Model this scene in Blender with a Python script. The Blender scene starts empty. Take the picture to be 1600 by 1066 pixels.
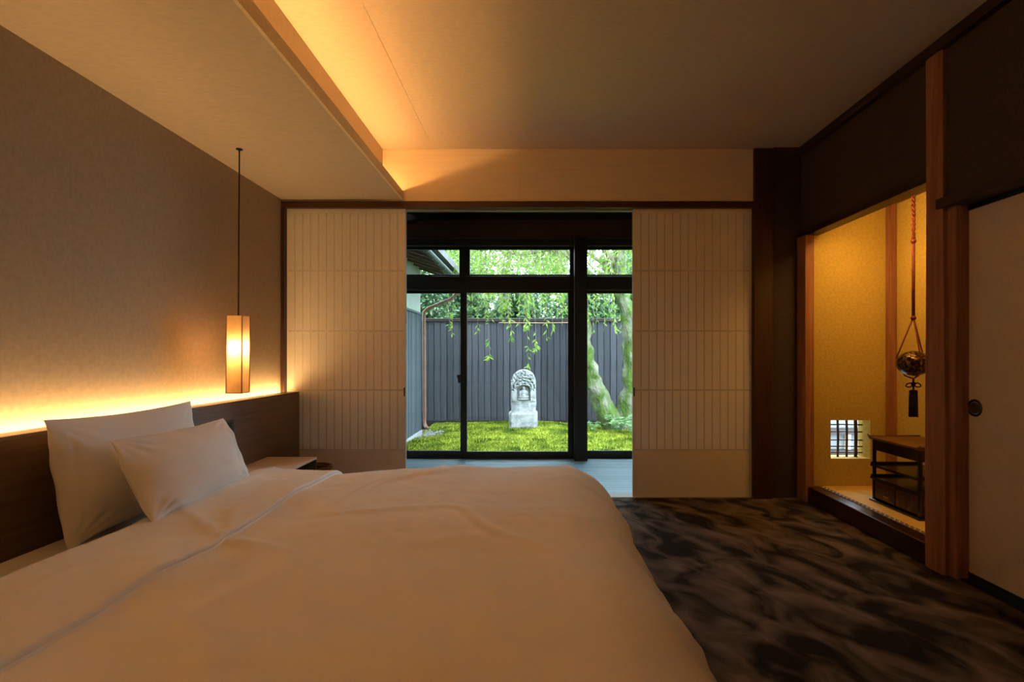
import bpy, bmesh, math, random
import numpy as np
from mathutils import Vector, Matrix, noise as mn
random.seed(7); rng = np.random.default_rng(7)
S = bpy.context.scene; COL = S.collection
PI = math.pi

# ------------------------------------------------------------------ camera
F = 807.0; H = 0.98            # focal length in pixels of the 1600x1066 frame, eye height
cam = bpy.data.cameras.new('camera'); cam.sensor_width = 36; cam.lens = 36 * F / 1600
cam.shift_x = -33 / 1600; cam.shift_y = 23 / 1600; cam.clip_start = 0.02
co = bpy.data.objects.new('camera', cam); COL.objects.link(co)
co.location = (0, 0, H); co.rotation_euler = (PI / 2, 0, 0); S.camera = co
# ------------------------------------------------------------------ sky, sun, exposure
w = bpy.data.worlds.new('overcast_sky'); S.world = w; w.use_nodes = True
bg = w.node_tree.nodes['Background']; bg.inputs[0].default_value = (0.70, 0.87, 1.0, 1); bg.inputs[1].default_value = 9.8
sl = bpy.data.lights.new('sun', 'SUN'); sl.energy = 3.5; sl.angle = math.radians(40); sl.color = (1, .97, .9)
so = bpy.data.objects.new('sun', sl); COL.objects.link(so); so.rotation_euler = (math.radians(28), math.radians(8), 0)
S.view_settings.view_transform = 'Standard'; S.view_settings.look = 'None'
S.view_settings.exposure = 0.42; S.view_settings.gamma = 1.0; S.view_settings.use_curve_mapping = False
LED = (1.0, 0.52, 0.17)
COVE_P, HEAD_P, ALC_P, BULB_P = 67, 57, 108, 180

# ------------------------------------------------------------------ materials
def mat(name, c1, c2=None, scale=(8, 8, 8), detail=5, rough=.6, bump=0, bscale=None, metal=0, spec=.3,
        dist=0, ramp=(.35, .65), transl=0, clear=0, rnd=0, rot=0, bdist=.01):
    m = bpy.data.materials.new(name); m.use_nodes = True
    nt = m.node_tree; N = nt.nodes; L = nt.links; b = N['Principled BSDF']
    b.inputs['Roughness'].default_value = rough; b.inputs['Metallic'].default_value = metal
    b.inputs['Specular IOR Level'].default_value = spec
    tc = N.new('ShaderNodeTexCoord')
    def ns(sc, d, ds=0):
        mp = N.new('ShaderNodeMapping'); mp.inputs['Scale'].default_value = sc; src = tc.outputs['Object']
        if rot:
            m0 = N.new('ShaderNodeMapping'); m0.inputs['Rotation'].default_value = (0, 0, rot); L.new(src, m0.inputs[0]); src = m0.outputs[0]
        n = N.new('ShaderNodeTexNoise'); n.inputs['Scale'].default_value = 1; n.inputs['Detail'].default_value = d
        n.inputs['Distortion'].default_value = ds
        L.new(src, mp.inputs[0]); L.new(mp.outputs[0], n.inputs[0]); return n
    col = None
    if c2:
        n = ns(scale, detail, dist); r = N.new('ShaderNodeValToRGB')
        r.color_ramp.elements[0].position, r.color_ramp.elements[1].position = ramp
        r.color_ramp.elements[0].color = (*c1, 1); r.color_ramp.elements[1].color = (*c2, 1)
        L.new(n.outputs[0], r.inputs[0]); col = r.outputs[0]
    if rnd:
        oi = N.new('ShaderNodeObjectInfo'); mr = N.new('ShaderNodeMapRange')
        mr.inputs[3].default_value = 1 - rnd; mr.inputs[4].default_value = 1 + rnd
        L.new(oi.outputs['Random'], mr.inputs[0]); mx = N.new('ShaderNodeVectorMath'); mx.operation = 'SCALE'
        if col: L.new(col, mx.inputs[0])
        else: mx.inputs[0].default_value = c1
        L.new(mr.outputs[0], mx.inputs['Scale']); col = mx.outputs[0]
    if col: L.new(col, b.inputs['Base Color'])
    else: b.inputs['Base Color'].default_value = (*c1, 1)
    if bump:
        n = ns(bscale or scale, 6); bp = N.new('ShaderNodeBump'); bp.inputs['Strength'].default_value = bump
        bp.inputs['Distance'].default_value = bdist; L.new(n.outputs[0], bp.inputs['Height']); L.new(bp.outputs[0], b.inputs['Normal'])
    if transl:
        t = N.new('ShaderNodeBsdfTranslucent'); mx = N.new('ShaderNodeMixShader'); mx.inputs[0].default_value = transl
        if col: L.new(col, t.inputs[0])
        else: t.inputs[0].default_value = (*c1, 1)
        L.new(b.outputs[0], mx.inputs[1]); L.new(t.outputs[0], mx.inputs[2]); out = mx.outputs[0]
        if clear:            # thin paper glued to its lattice lets a little show through
            tr_ = N.new('ShaderNodeBsdfTransparent'); m2 = N.new('ShaderNodeMixShader'); m2.inputs[0].default_value = clear
            L.new(out, m2.inputs[1]); L.new(tr_.outputs[0], m2.inputs[2]); out = m2.outputs[0]
        L.new(out, N['Material Output'].inputs[0])
    return m
def emis(name, c, s):
    m = bpy.data.materials.new(name); m.use_nodes = True; b = m.node_tree.nodes['Principled BSDF']
    b.inputs['Base Color'].default_value = (.8, .8, .8, 1)
    b.inputs['Emission Color'].default_value = (*c, 1); b.inputs['Emission Strength'].default_value = s; return m
def wood(name, c1, c2, axis='z', rough=.45, spec=.4, fine=70, rnd=0):
    sc = [fine] * 3; sc['xyz'.index(axis)] = 2.2
    return mat(name, c1, c2, tuple(sc), 6, rough, .25, tuple(sc), spec=spec, dist=.5, ramp=(.3, .72), rnd=rnd, bdist=.003)
def glass_mat():
    m = bpy.data.materials.new('window_glass'); m.use_nodes = True; nt = m.node_tree; N = nt.nodes; L = nt.links
    t = N.new('ShaderNodeBsdfTransparent'); t.inputs[0].default_value = (.96, .98, .98, 1)
    g = N.new('ShaderNodeBsdfGlossy'); g.inputs['Roughness'].default_value = .02
    f = N.new('ShaderNodeFresnel'); f.inputs[0].default_value = 1.3
    mx = N.new('ShaderNodeMixShader'); L.new(f.outputs[0], mx.inputs[0]); L.new(t.outputs[0], mx.inputs[1]); L.new(g.outputs[0], mx.inputs[2])
    L.new(mx.outputs[0], N['Material Output'].inputs[0]); return m

M = dict(
    wallpaper=mat('beige_wall_paper', (.41, .32, .225), (.46, .36, .255), (60, 60, 60), rough=.8, bump=.22, bscale=(60, 45, 90), bdist=.003),
    ceiling=mat('ceiling_paper', (.50, .41, .31), (.55, .45, .34), (30, 60, 30), rough=.85, bump=.15, bscale=(120, 300, 120), bdist=.002),
    veneer=mat('pale_veneer', (.70, .56, .38), (.76, .61, .42), (3, 40, 60), rough=.6),
    plaster=mat('dark_plaster', (.045, .030, .025), (.07, .048, .038), (120, 120, 120), rough=.9, bump=.4, bdist=.003),
    ochre=mat('ochre_sand_plaster', (.52, .38, .085), (.62, .46, .12), (50, 50, 60), rough=.9, bump=.9, bscale=(90, 90, 60), bdist=.004),
    darkx=wood('dark_wood_x', (.040, .012, .007), (.085, .028, .014), 'x'),
    darky=wood('dark_wood_y', (.018, .008, .006), (.04, .016, .010), 'y'),
    darkz=wood('dark_wood_z', (.030, .010, .006), (.075, .025, .013), 'z'),
    redz=wood('reddish_wood_z', (.23, .092, .048), (.41, .18, .095), 'z', fine=45),
    redy=wood('reddish_wood_y', (.13, .05, .025), (.24, .10, .05), 'y'),
    blackz=wood('blackened_wood', (.006, .004, .004), (.018, .011, .009), 'z'),
    blackx=wood('blackened_wood_x', (.008, .005, .005), (.026, .015, .012), 'x'),
    engawa=wood('sky_tinted_veranda_board', (.23, .40, .53), (.33, .52, .67), 'x', rough=.45, spec=.35, fine=40, rnd=.08),  # blue of the reflected sky is put into the board colour
    paper=mat('shoji_paper', (.90, .81, .68), (.93, .84, .71), (90, 90, 30), rough=.8, transl=.24),
    lattice_shade=mat('lattice_shade_paper', (.670, .600, .505), (.685, .615, .52), (90, 90, 30), rough=.8),  # darker paper tone that paints the lattice shade
    fusuma=mat('fusuma_paper', (.58, .50, .42), (.62, .54, .45), (60, 60, 60), rough=.8),
    palewood=mat('pale_edge_wood', (.62, .52, .40), rough=.6),
    kumiko=mat('lattice_wood', (.26, .17, .09), rough=.7),
    lacquer=mat('black_lacquer', (.010, .007, .006), rough=.22, spec=.6),
    lacqbrown=mat('brown_lacquer', (.022, .009, .006), (.042, .016, .010), (3, 60, 60), rough=.22, spec=.6),
    lacqtop=mat('worn_brown_lacquer_top', (.13, .055, .022), (.18, .08, .03), (8, 8, 8), rough=.35, spec=.5),
    lacqdoor=mat('painted_brown_panel', (.035, .014, .008), (.14, .055, .022), (22, 22, 22), rough=.35, spec=.5, dist=2, ramp=(.45, .62)),
    headboard=wood('walnut_headboard', (.15, .095, .062), (.22, .145, .095), 'y', rough=.38, fine=90),
    nighttop=mat('pale_night_table_top', (.72, .62, .52), (.78, .68, .57), (4, 40, 40), rough=.4),
    nightbody=wood('night_table_wood', (.07, .042, .026), (.11, .066, .042), 'y'),
    binwood=wood('bentwood', (.20, .085, .035), (.30, .13, .05), 'z'),
    linen=mat('white_cotton', (.89, .87, .85), (.92, .90, .88), (5, 5, 5), rough=.85, bump=.08, bscale=(500, 500, 500), bdist=.001),
    duvet=mat('white_duvet_cotton', (.88, .83, .78), (.91, .87, .82), (3, 3, 3), rough=.8, bump=.06, bscale=(400, 400, 400), bdist=.001),
    carpet=mat('mottled_brown_carpet', (.020, .015, .013), (.20, .148, .112), (4.0, 7.0, 4), 14, .95, 1, (180, 180, 180), dist=.9, ramp=(.39, .66), rot=1.15, bdist=.006, spec=.1),
    cord=mat('black_cord', (.012, .010, .010), rough=.7),
    redcord=mat('dark_red_cord', (.16, .03, .015), (.09, .018, .01), (200, 200, 200), rough=.7),
    tassel=mat('black_tassel', (.012, .008, .008), rough=.9),
    bronze=mat('pierced_bronze_ball', (.015, .010, .006), (.22, .13, .05), (70, 70, 70), rough=.32, metal=.8, bump=.35, bscale=(70, 70, 70), ramp=(.45, .6)),
    tatami=mat('golden_tatami', (.74, .50, .11), (.82, .58, .15), (8, 260, 8), rough=.7, bump=.3, bscale=(8, 400, 8), bdist=.002),
    band=mat('dark_border_cloth', (.06, .05, .04), rough=.8), motif=mat('white_woven_motif', (.75, .72, .66), rough=.8),
    shade=mat('lamp_shade_paper', (.78, .56, .30), (.84, .62, .35), (25, 25, 12), rough=.7, transl=.6),
    shadebar=mat('lamp_corner_wood', (.30, .15, .07), rough=.6),
    glass=glass_mat(), metal=mat('dark_metal', (.03, .03, .03), rough=.35, metal=.8),
    track=mat('pale_track', (.35, .33, .30), rough=.4),
    moss=mat('green_moss', (.045, .085, .006), (.25, .30, .030), (3.2, 3.2, 9), 10, .95, 1, (90, 90, 90), ramp=(.33, .60), spec=.1, bdist=.02),
    soil=mat('dark_soil', (.05, .045, .03), (.09, .08, .05), (6, 6, 6), rough=.95),
    gravel=mat('grey_pebbles', (.08, .08, .08), (.22, .22, .22), (30, 30, 30), rough=.8),
    stone=mat('weathered_granite', (.14, .155, .165), (.34, .355, .36), (11, 11, 11), 8, .9, .8, (60, 60, 60), ramp=(.25, .65), bdist=.01),
    fence=mat('weathered_grey_board', (.024, .026, .034), (.062, .066, .080), (38, 38, 2.0), 7, .8, .4, (60, 60, 3), ramp=(.3, .75), rnd=.22, bdist=.004),
    siding=mat('blue_grey_siding', (.036, .048, .056), (.055, .070, .080), (40, 40, 3), rough=.7, rnd=.15),
    cream=mat('pale_green_plaster', (.30, .36, .31), (.34, .39, .34), (9, 9, 9), rough=.9),
    white=mat('pale_grey_plaster', (.13, .14, .15), (.17, .175, .18), (9, 9, 9), rough=.9),
    copper=mat('aged_copper', (.15, .075, .05), (.20, .105, .075), (9, 9, 9), rough=.5, metal=.4),
    eave=wood('eave_board', (.06, .035, .022), (.12, .07, .045), 'x', rough=.7),
    gutter=mat('grey_green_gutter', (.07, .085, .08), rough=.5, metal=.3),
    tile=mat('grey_roof_tile', (.08, .085, .09), (.13, .135, .14), (8, 8, 8), rough=.6),
    concrete=mat('concrete', (.24, .25, .26), (.3, .31, .32), (12, 12, 12), rough=.9),
    bark=mat('mossy_bark', (.055, .10, .014), (.17, .165, .13), (6, 6, 3.5), 9, .95, 1, (34, 34, 14), ramp=(.44, .66), bdist=.04),
    twig=mat('grey_twig', (.20, .16, .12), rough=.9),
    leaf=mat('bright_weeping_leaf', (.10, .22, .025), (.24, .36, .055), (6, 6, 6), 3, .5, transl=.5),
    dleaf=mat('dark_evergreen_leaf', (.025, .07, .025), (.085, .16, .06), (5, 5, 5), 3, .35, transl=.25, spec=.5),
    mleaf=mat('fresh_green_leaf', (.10, .22, .035), (.24, .36, .07), (4, 4, 4), 3, .5, transl=.5),
    fern=mat('fern_leaf', (.08, .17, .06), (.18, .30, .13), (9, 9, 9), 3, .55, transl=.4),
)

# ------------------------------------------------------------------ builders
class B:
    def __init__(s): s.v = []; s.f = []
    def add(s, v, f):
        o = len(s.v); s.v += [tuple(p) for p in v]; s.f += [tuple(i + o for i in q) for q in f]; return s
    def box(s, x0, x1, y0, y1, z0, z1):
        return s.add([(x, y, z) for z in (z0, z1) for y in (y0, y1) for x in (x0, x1)],
                     [(0, 2, 3, 1), (4, 5, 7, 6), (0, 1, 5, 4), (2, 6, 7, 3), (0, 4, 6, 2), (1, 3, 7, 5)])
    def tube(s, pts, rad, n=8, cap=True):
        pts = [Vector(p) for p in pts]; k = len(pts)
        if not hasattr(rad, '__len__'): rad = [rad] * k
        t0 = (pts[1] - pts[0]).normalized(); up = Vector((0, 0, 1)) if abs(t0.z) < .9 else Vector((1, 0, 0))
        a = t0.cross(up).normalized(); v = []; f = []
        for i, p in enumerate(pts):
            t = (pts[min(i + 1, k - 1)] - pts[max(i - 1, 0)]).normalized()
            a = (a - t * a.dot(t)).normalized(); b = t.cross(a)
            for j in range(n):
                q = 2 * PI * j / n; v.append(p + (a * math.cos(q) + b * math.sin(q)) * rad[i])
        for i in range(k - 1):
            for j in range(n):
                f.append((i * n + j, i * n + (j + 1) % n, (i + 1) * n + (j + 1) % n, (i + 1) * n + j))
        if cap: f.append(tuple(range(n - 1, -1, -1))); f.append(tuple((k - 1) * n + j for j in range(n)))
        return s.add(v, f)
    def lathe(s, prof, c, n=24):
        v = []; f = []; k = len(prof)
        for r, z in prof:
            for j in range(n): v.append((c[0] + r * math.cos(2 * PI * j / n), c[1] + r * math.sin(2 * PI * j / n), c[2] + z))
        for i in range(k - 1):
            for j in range(n): f.append((i * n + j, i * n + (j + 1) % n, (i + 1) * n + (j + 1) % n, (i + 1) * n + j))
        f.append(tuple(range(n - 1, -1, -1))); f.append(tuple((k - 1) * n + j for j in range(n)))
        return s.add(v, f)
    def grid(s, P):      # P: array (a, b, 3)
        a, b = P.shape[:2]
        return s.add(P.reshape(-1, 3), [(i * b + j, i * b + j + 1, (i + 1) * b + j + 1, (i + 1) * b + j) for i in range(a - 1) for j in range(b - 1)])
def rootloc(p):
    l = Vector((0, 0, 0))
    while p: l += p.location; p = p.parent
    return l
def mesh(b, name, off=(0, 0, 0)):
    me = bpy.data.meshes.new(name); o = Vector(off)
    me.from_pydata([Vector(p) - o for p in b.v], [], b.f); me.update(); return me
def put(name, b, m, parent=None, bevel=0, smooth=False, loc=None):
    """one mesh object, shape given in world coordinates; loc = its own base when it has no parent"""
    off = rootloc(parent) if parent else Vector(loc or (0, 0, 0))
    o = bpy.data.objects.new(name, mesh(b, name, off)); COL.objects.link(o)
    o.data.materials.append(M[m] if isinstance(m, str) else m)
    if parent: o.parent = parent
    else: o.location = off
    if smooth: o.data.polygons.foreach_set('use_smooth', [True] * len(o.data.polygons))
    if bevel:
        q = o.modifiers.new('bevel', 'BEVEL'); q.width = bevel; q.segments = 2; q.limit_method = 'ANGLE'
    return o
def tag(o, label, cat=None, group=None, kind=None):
    o['label'] = label
    if cat: o['category'] = cat
    if group: o['group'] = group
    if kind: o['kind'] = kind
    return o
def thing(name, loc, label, cat, group=None, kind=None):
    o = bpy.data.objects.new(name, None); COL.objects.link(o); o.location = loc; o.empty_display_size = .1
    return tag(o, label, cat, group, kind)
def bx(*a): return B().box(*a)
def struct(name, b, m, label, cat=None, bevel=0): return tag(put(name, b, m, None, bevel), label, cat, kind='structure')
def copies(o, offs):
    for d in offs:
        c = o.copy(); COL.objects.link(c); c.location = o.location + Vector(d)
def fbm(p, s, o=3): return mn.fractal(Vector(p) * s, 1.0, 2.0, o)

XL, XR, YB, ZC, ZS, XS = -1.729, 1.848, 3.55, 2.401, 2.054, -.893
YF = -1.7
# ================================================================== the room shell
struct('floor', bx(XL, 1.95, YF, YB + .01, -.06, 0), 'carpet', 'dark brown mottled carpet with swirling pile', 'carpet')
struct('wall_left', bx(XL - .12, XL, YF, 3.66, -.06, 2.6), 'wallpaper', 'textured beige wall above the headboard', 'wall')
struct('wall_front', bx(XL - .12, 2.1, YF - .12, YF, -.06, 2.6), 'wallpaper', 'plain beige wall opposite the sliding paper doors', 'wall')
ce = struct('ceiling', bx(-.686, XR + .12, YF, YB + .1, ZC, ZC + .1), 'ceiling', 'raised beige papered ceiling over the carpet', 'ceiling')
put('edge_panel', bx(-1.05, -.686, YF, YB + .1, ZC - .001, ZC + .1), 'ceiling', ce)
sf = struct('ceiling_lower', bx(XL, -1.034, YF, YB, ZS, ZC + .1), 'ceiling', 'lowered beige ceiling over the bed with a light trough', 'ceiling')
put('trough', bx(-1.034, XS - .014, YF, YB, ZS, ZS + .012), 'ceiling', sf)
put('trough_lip', bx(XS - .014, XS, YF, YB, ZS, ZS + .057), 'veneer', sf)
cv = tag(put('led_strip', bx(-1.030, -1.016, YF + .05, YB - .02, ZS + .0125, ZS + .019), emis('cove_led', LED, COVE_P), None),
         'warm glowing light strip hidden in the ceiling trough', 'light strip')
# back wall: header boards over the sliding doors
wb = struct('wall_back', bx(XL - .1, 1.65, YB + .012, YB + .10, 2.03, 2.6), 'veneer', 'pale header wall above the sliding paper doors', 'wall')
put('header_board', bx(-1.06, (811 - 833) * .0044 - .001, YB, YB + .012, 2.04, ZC), 'veneer', wb)
put('header_board', bx((811 - 833) * .0044 + .001, 1.536, YB, YB + .012, 2.04, ZC), 'veneer', wb)
struct('wall_corner', bx(1.60, XR + .14, YB + .01, YB + .11, -.06, 2.6), 'plaster', 'narrow strip of dark plaster between the dark post and the alcove', 'wall')
struct('trim_1', bx(XL, 1.536, YB - .012, YB + .11, 1.996, 2.04), 'darkx', 'dark reddish wooden head rail above the paper doors', 'rail', .003)
struct('trim_2', bx(1.512, 1.64, YB - .02, YB + .13, 0, ZC), 'darkz', 'tall dark wooden post between paper door and narrow plaster strip', 'post', .004)
struct('trim_3', bx(XL, XL + .026, YB - .015, YB + .1, 0, 1.996), 'darkz', 'thin dark jamb in the corner above the headboard', 'jamb', .002)
struct('trim_4', bx(-1.7, 1.51, YB + .012, YB + .12, -.05, .004), 'track', 'pale grooved door sill between carpet and veranda', 'sill')
struct('trim_5', bx(-.88, .70, YB + .035, YB + .045, 1.985, 1.996), 'track', 'thin pale groove under the dark head rail', 'groove')
struct('trim_6', bx(1.64, XR, YB - .03, YB + .01, ZC - .045, ZC), 'darkx', 'short dark ceiling moulding over the narrow plaster strip', 'moulding')
struct('trim_7', bx(XR - .035, XR + .01, YF, YB, ZC - .05, ZC), 'darky', 'long dark ceiling moulding along the plaster wall', 'moulding', .003)
# right wall above the alcove and above the fusuma
wr = struct('wall_right', bx(XR, XR + .06, 2.38, YB + .01, 1.83, 2.6), 'plaster', 'dark plaster wall above the alcove and the papered sliding door', 'wall')
put('plaster_panel', bx(XR, XR + .06, YF, 2.33, 1.66, 2.6), 'plaster', wr)
put('plaster_panel', bx(XR, XR + .06, YF, .55, -.06, 1.66), 'plaster', wr)
struct('trim_8', bx(XR - .012, 1.924, 2.40, YB, 1.79, 1.835), 'darky', 'dark wooden lintel across the top of the alcove', 'lintel', .003)
struct('trim_9', bx(XR - .03, XR + .03, YB - .10, YB + .01, .0, 1.79), 'redz', 'slim reddish wooden post in the corner of the alcove', 'post', .004)
# main alcove post: slightly irregular trunk, thicker at the foot
b = B(); n = 26; rows = []
for i in range(n):
    z = i / (n - 1) * ZC; wv = .052 + .012 * (1 - z / ZC) + .0025 * math.sin(3 * z)
    c = 2.362 - .006 * (1 - z / ZC); q = []
    for (sx, sy) in ((-1, -.8), (-.85, -1), (.85, -1), (1, -.8), (1, .8), (.85, 1), (-.85, 1), (-1, .8)):
        q.append((XR + .03 + sx * .052, c + sy * wv * .93, z))
    rows.append(q)
b.add([p for q in rows for p in q], [(i * 8 + j, i * 8 + (j + 1) % 8, i * 8 + 8 + (j + 1) % 8, i * 8 + 8 + j) for i in range(n - 1) for j in range(8)])
struct('trim_10', b, 'redz', 'thick reddish brown grained post between alcove and papered door', 'post')
struct('trim_11', bx(XR + .005, XR + .09, 2.262, 2.310, 0, 1.64), 'redz', 'flat brown jamb beside the thick grained post', 'jamb', .002)
struct('trim_12', bx(XR - .03, XR + .08, .5, 2.335, 1.640, 1.685), 'darky', 'dark wooden head rail over the papered sliding door', 'rail', .003)
struct('trim_13', bx(XR + .02, XR + .16, .5, 2.31, -.03, .004), 'lacquer', 'black floor track under the papered sliding door', 'track')
struct('wall_closet', bx(2.06, 2.1, YF, 2.33, -.06, 2.6), 'plaster', 'dark closet wall behind the papered sliding doors', 'wall')
# ================================================================== fusuma
def fusuma(name, x, y0, y1, label, pull_y):
    t = thing(name, (x, (y0 + y1) / 2, 0.004), label, 'door', kind='structure')
    put('panel', bx(x + .004, x + .022, y0 + .02, y1 - .02, .034, 1.615), 'fusuma', t)
    for a in (y0, y1 - .02): put('stile', bx(x, x + .026, a, a + .02, .004, 1.64), 'lacquer', t, .003)
    for a, c in ((.004, .034), (1.615, 1.64)): put('rail', bx(x, x + .026, y0 + .02, y1 - .02, a, c), 'lacquer', t, .002)
    p = B(); zc = .754; k = 28
    ring = [(.038, .0), (.036, -.004), (.030, -.004), (.026, .002), (.024, .003)]
    v = [(x + .004 + d, pull_y + r * math.cos(2 * PI * j / k), zc + r * math.sin(2 * PI * j / k)) for r, d in ring for j in range(k)]
    p.add(v, [(i * k + j, i * k + (j + 1) % k, (i + 1) * k + (j + 1) % k, (i + 1) * k + j) for i in range(4) for j in range(k)])
    q = put('door_pull', p, 'lacquer', t, smooth=True); q['label'] = 'round black recessed door pull'
    d = B(); v = [(x + .0034, pull_y + .0265 * math.cos(2 * PI * j / k), zc + .0245 * math.sin(2 * PI * j / k)) for j in range(k)]
    d.add(v, [tuple(range(k))]); put('pull_dish', d, mat('aged_brass', (.07, .055, .04), rough=.5, metal=.5), q)
fusuma('door_3', 1.905, 1.42, 2.30, 'beige papered sliding door with black frame and round pull', 2.232)
fusuma('door_4', 1.945, .56, 1.46, 'beige papered sliding door set behind its neighbour on the inner track', .63)
# ================================================================== shoji
def shoji(name, x0, x1, label, edge):
    y = YB + .022; t = thing(name, ((x0 + x1) / 2, y + .015, 0.004), label, 'door', kind='structure')
    z0, z1 = .004, 1.996; zb = .98 - (704 - 556) * .0044
    for a, c in ((x0, x0 + .014), (x1 - .014, x1)): put('stile', bx(a, c, y + .0005, y + .030, z0, z1), 'palewood', t)
    for a, c in ((z0, z0 + .03), (z1 - .03, z1)): put('rail', bx(x0 + .014, x1 - .014, y + .002, y + .028, a, c), 'kumiko', t)
    n = 15; pr = None
    for i in range(1, n):
        xx = x0 + (x1 - x0) * i / n
        if pr is None: pr = put('lattice_bar', bx(xx - .0055, xx + .0055, y + .0007, y + .020, zb, z1 - .03), 'kumiko', t)
        else: copies(pr, [((x1 - x0) / n * (i - 1), 0, 0)])
    put('foot_panel', bx(x0 + .014, x1 - .014, y + .004, y + .024, z0 + .03, zb - .006), 'palewood', t)
    for yy in (422.6, 517, 610, 704):
        zz = .98 - (yy - 556) * .0044
        put('cross_bar', bx(x0 + .014, x1 - .014, y + .0006, y + .024, zz - .006, zz + .006), 'kumiko', t)
    for nm, yy in (('front_paper', y), ('back_paper', y + .0305)):
        put(nm, B().add([(x0 + .001, yy, z0), (x1 - .001, yy, z0), (x1 - .001, yy, z1), (x0 + .001, yy, z1)], [(0, 1, 2, 3)]), 'paper', t)
    sp = None                                     # bars' shade through the paper, put in as darker strips
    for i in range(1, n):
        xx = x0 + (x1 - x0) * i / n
        if sp is None: sp = put('lattice_shade_strip', bx(xx - .005, xx + .005, y - .0004, y, zb, z1 - .03), 'lattice_shade', t)
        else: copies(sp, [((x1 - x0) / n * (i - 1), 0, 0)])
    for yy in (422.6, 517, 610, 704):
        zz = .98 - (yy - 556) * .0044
        put('lattice_shade_strip', bx(x0 + .014, x1 - .014, y - .0005, y, zz - .006, zz + .006), 'lattice_shade', t)
    ex = x1 - .012 if edge > 0 else x0 + .004
    put('finger_pull', bx(ex, ex + .008, y - .002, y + .001, .70, .76), 'metal', t)
shoji('door_1', XL + .026, (632.5 - 833) * .0044, 'sliding paper door behind the bed and the end of the headboard', 1)
shoji('door_2', (990 - 833) * .0044, 1.512, 'sliding paper door on the carpet beside the tall dark post', -1)
# ================================================================== alcove
XA, YA, ZA = 2.42, 3.48, .10
wa = struct('wall_alcove', bx(XA, XA + .1, 2.2, YA + .1, 0, 2.5), 'ochre', 'golden sand plaster wall lining the alcove', 'wall')
wx0, wx1, wz0, wz1 = 2.005, 2.272, .286, .545
for a in ((XR + .02, wx0, 0, 2.3), (wx1, XA, 0, 2.3), (wx0, wx1, 0, wz0), (wx0, wx1, wz1, 2.3)):
    put('plaster_panel', bx(a[0], a[1], YA, YA + .13, a[2], a[3]), 'ochre', wa)
put('plaster_panel', bx(XR + .09, XA, 2.2, 2.32, 0, 2.4), 'ochre', wa)
struct('ceiling_alcove', bx(XR + .05, XA + .1, 2.2, YA + .1, 2.25, 2.32), 'eave', 'hidden board ceiling of the alcove', 'ceiling')
struct('trim_14', bx(XA - .045, XA + .01, YA - .045, YA + .01, ZA, 2.25), 'redz', 'slim brown post in the inner corner of the alcove', 'post', .003)
struct('trim_15', bx(XA - .025, XA, 2.32, YA - .045, 1.99, 2.012), 'redy', 'thin picture rail high on the golden alcove wall', 'rail', .002)
struct('trim_16', bx(XR - .012, 1.915, 2.415, YB - .05, .0, ZA + .004), 'lacqbrown', 'dark lacquered step along the front of the alcove', 'step', .005)
struct('floor_alcove', bx(1.915, XA, 2.3, YA, 0, ZA - .012), 'eave', 'raised board floor under the alcove mat', 'floor')
tm = thing('tatami_mat', (2.16, 2.9, ZA - .012), 'golden tatami mat with patterned border inside the alcove', 'mat')
put('mat_body', bx(1.948, XA - .001, 2.33, YA - .001, ZA - .012, ZA + .003), 'tatami', tm, .002)
put('border_band', bx(1.9155, 1.948, 2.33, YA - .001, ZA - .012, ZA + .0035), 'band', tm)
mo = B()
for i in range(30):
    yc = 2.36 + i * .0375; k = 9; v = []; f = []
    for j in range(k):
        a = PI * j / (k - 1)
        for r in (.0165, .0115): v.append((1.919 + math.sin(a) * r * 1.5, yc + math.cos(a) * r, ZA + .0042))
    f = [(2 * j, 2 * j + 1, 2 * j + 3, 2 * j + 2) for j in range(k - 1)]
    mo.add(v, f)
o = put('border_motif', mo, 'motif', tm); o['label'] = 'row of white scallops along the border'; o['kind'] = 'stuff'
aled = tag(put('led_strip', bx(1.9245, 1.942, 2.42, YA - .22, 1.803, 1.815), emis('alcove_led', (1, .52, .13), ALC_P), None),
           'warm light strip hidden behind the alcove lintel', 'light strip')
put('led_holder', bx(1.9245, 1.946, 2.41, YA - .20, 1.8155, 1.826), 'lacqbrown', aled)
# low lattice window
wn = thing('window_7', ((wx0 + wx1) / 2, YA + .08, wz0), 'small low lattice window in the golden alcove wall', 'window', kind='structure')
for i, fx in enumerate((.10, .33, .56, .79)):
    xx = wx0 + fx * (wx1 - wx0); r = .0075 if i != 3 else .011
    put('upright_bar', B().tube([(xx, YA + .07, wz0), (xx + .003, YA + .07, (wz0 + wz1) / 2), (xx - .001, YA + .07, wz1)], r, 8), 'darkz', wn, smooth=True)
for i, fz in enumerate((.10, .26, .43, .65, .84)):
    zz = wz0 + fz * (wz1 - wz0)
    put('cross_bar', B().tube([(wx0, YA + .085, zz), ((wx0 + wx1) / 2, YA + .085, zz + .002), (wx1, YA + .085, zz - .001)], .0048, 7), 'darkz', wn, smooth=True)
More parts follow.
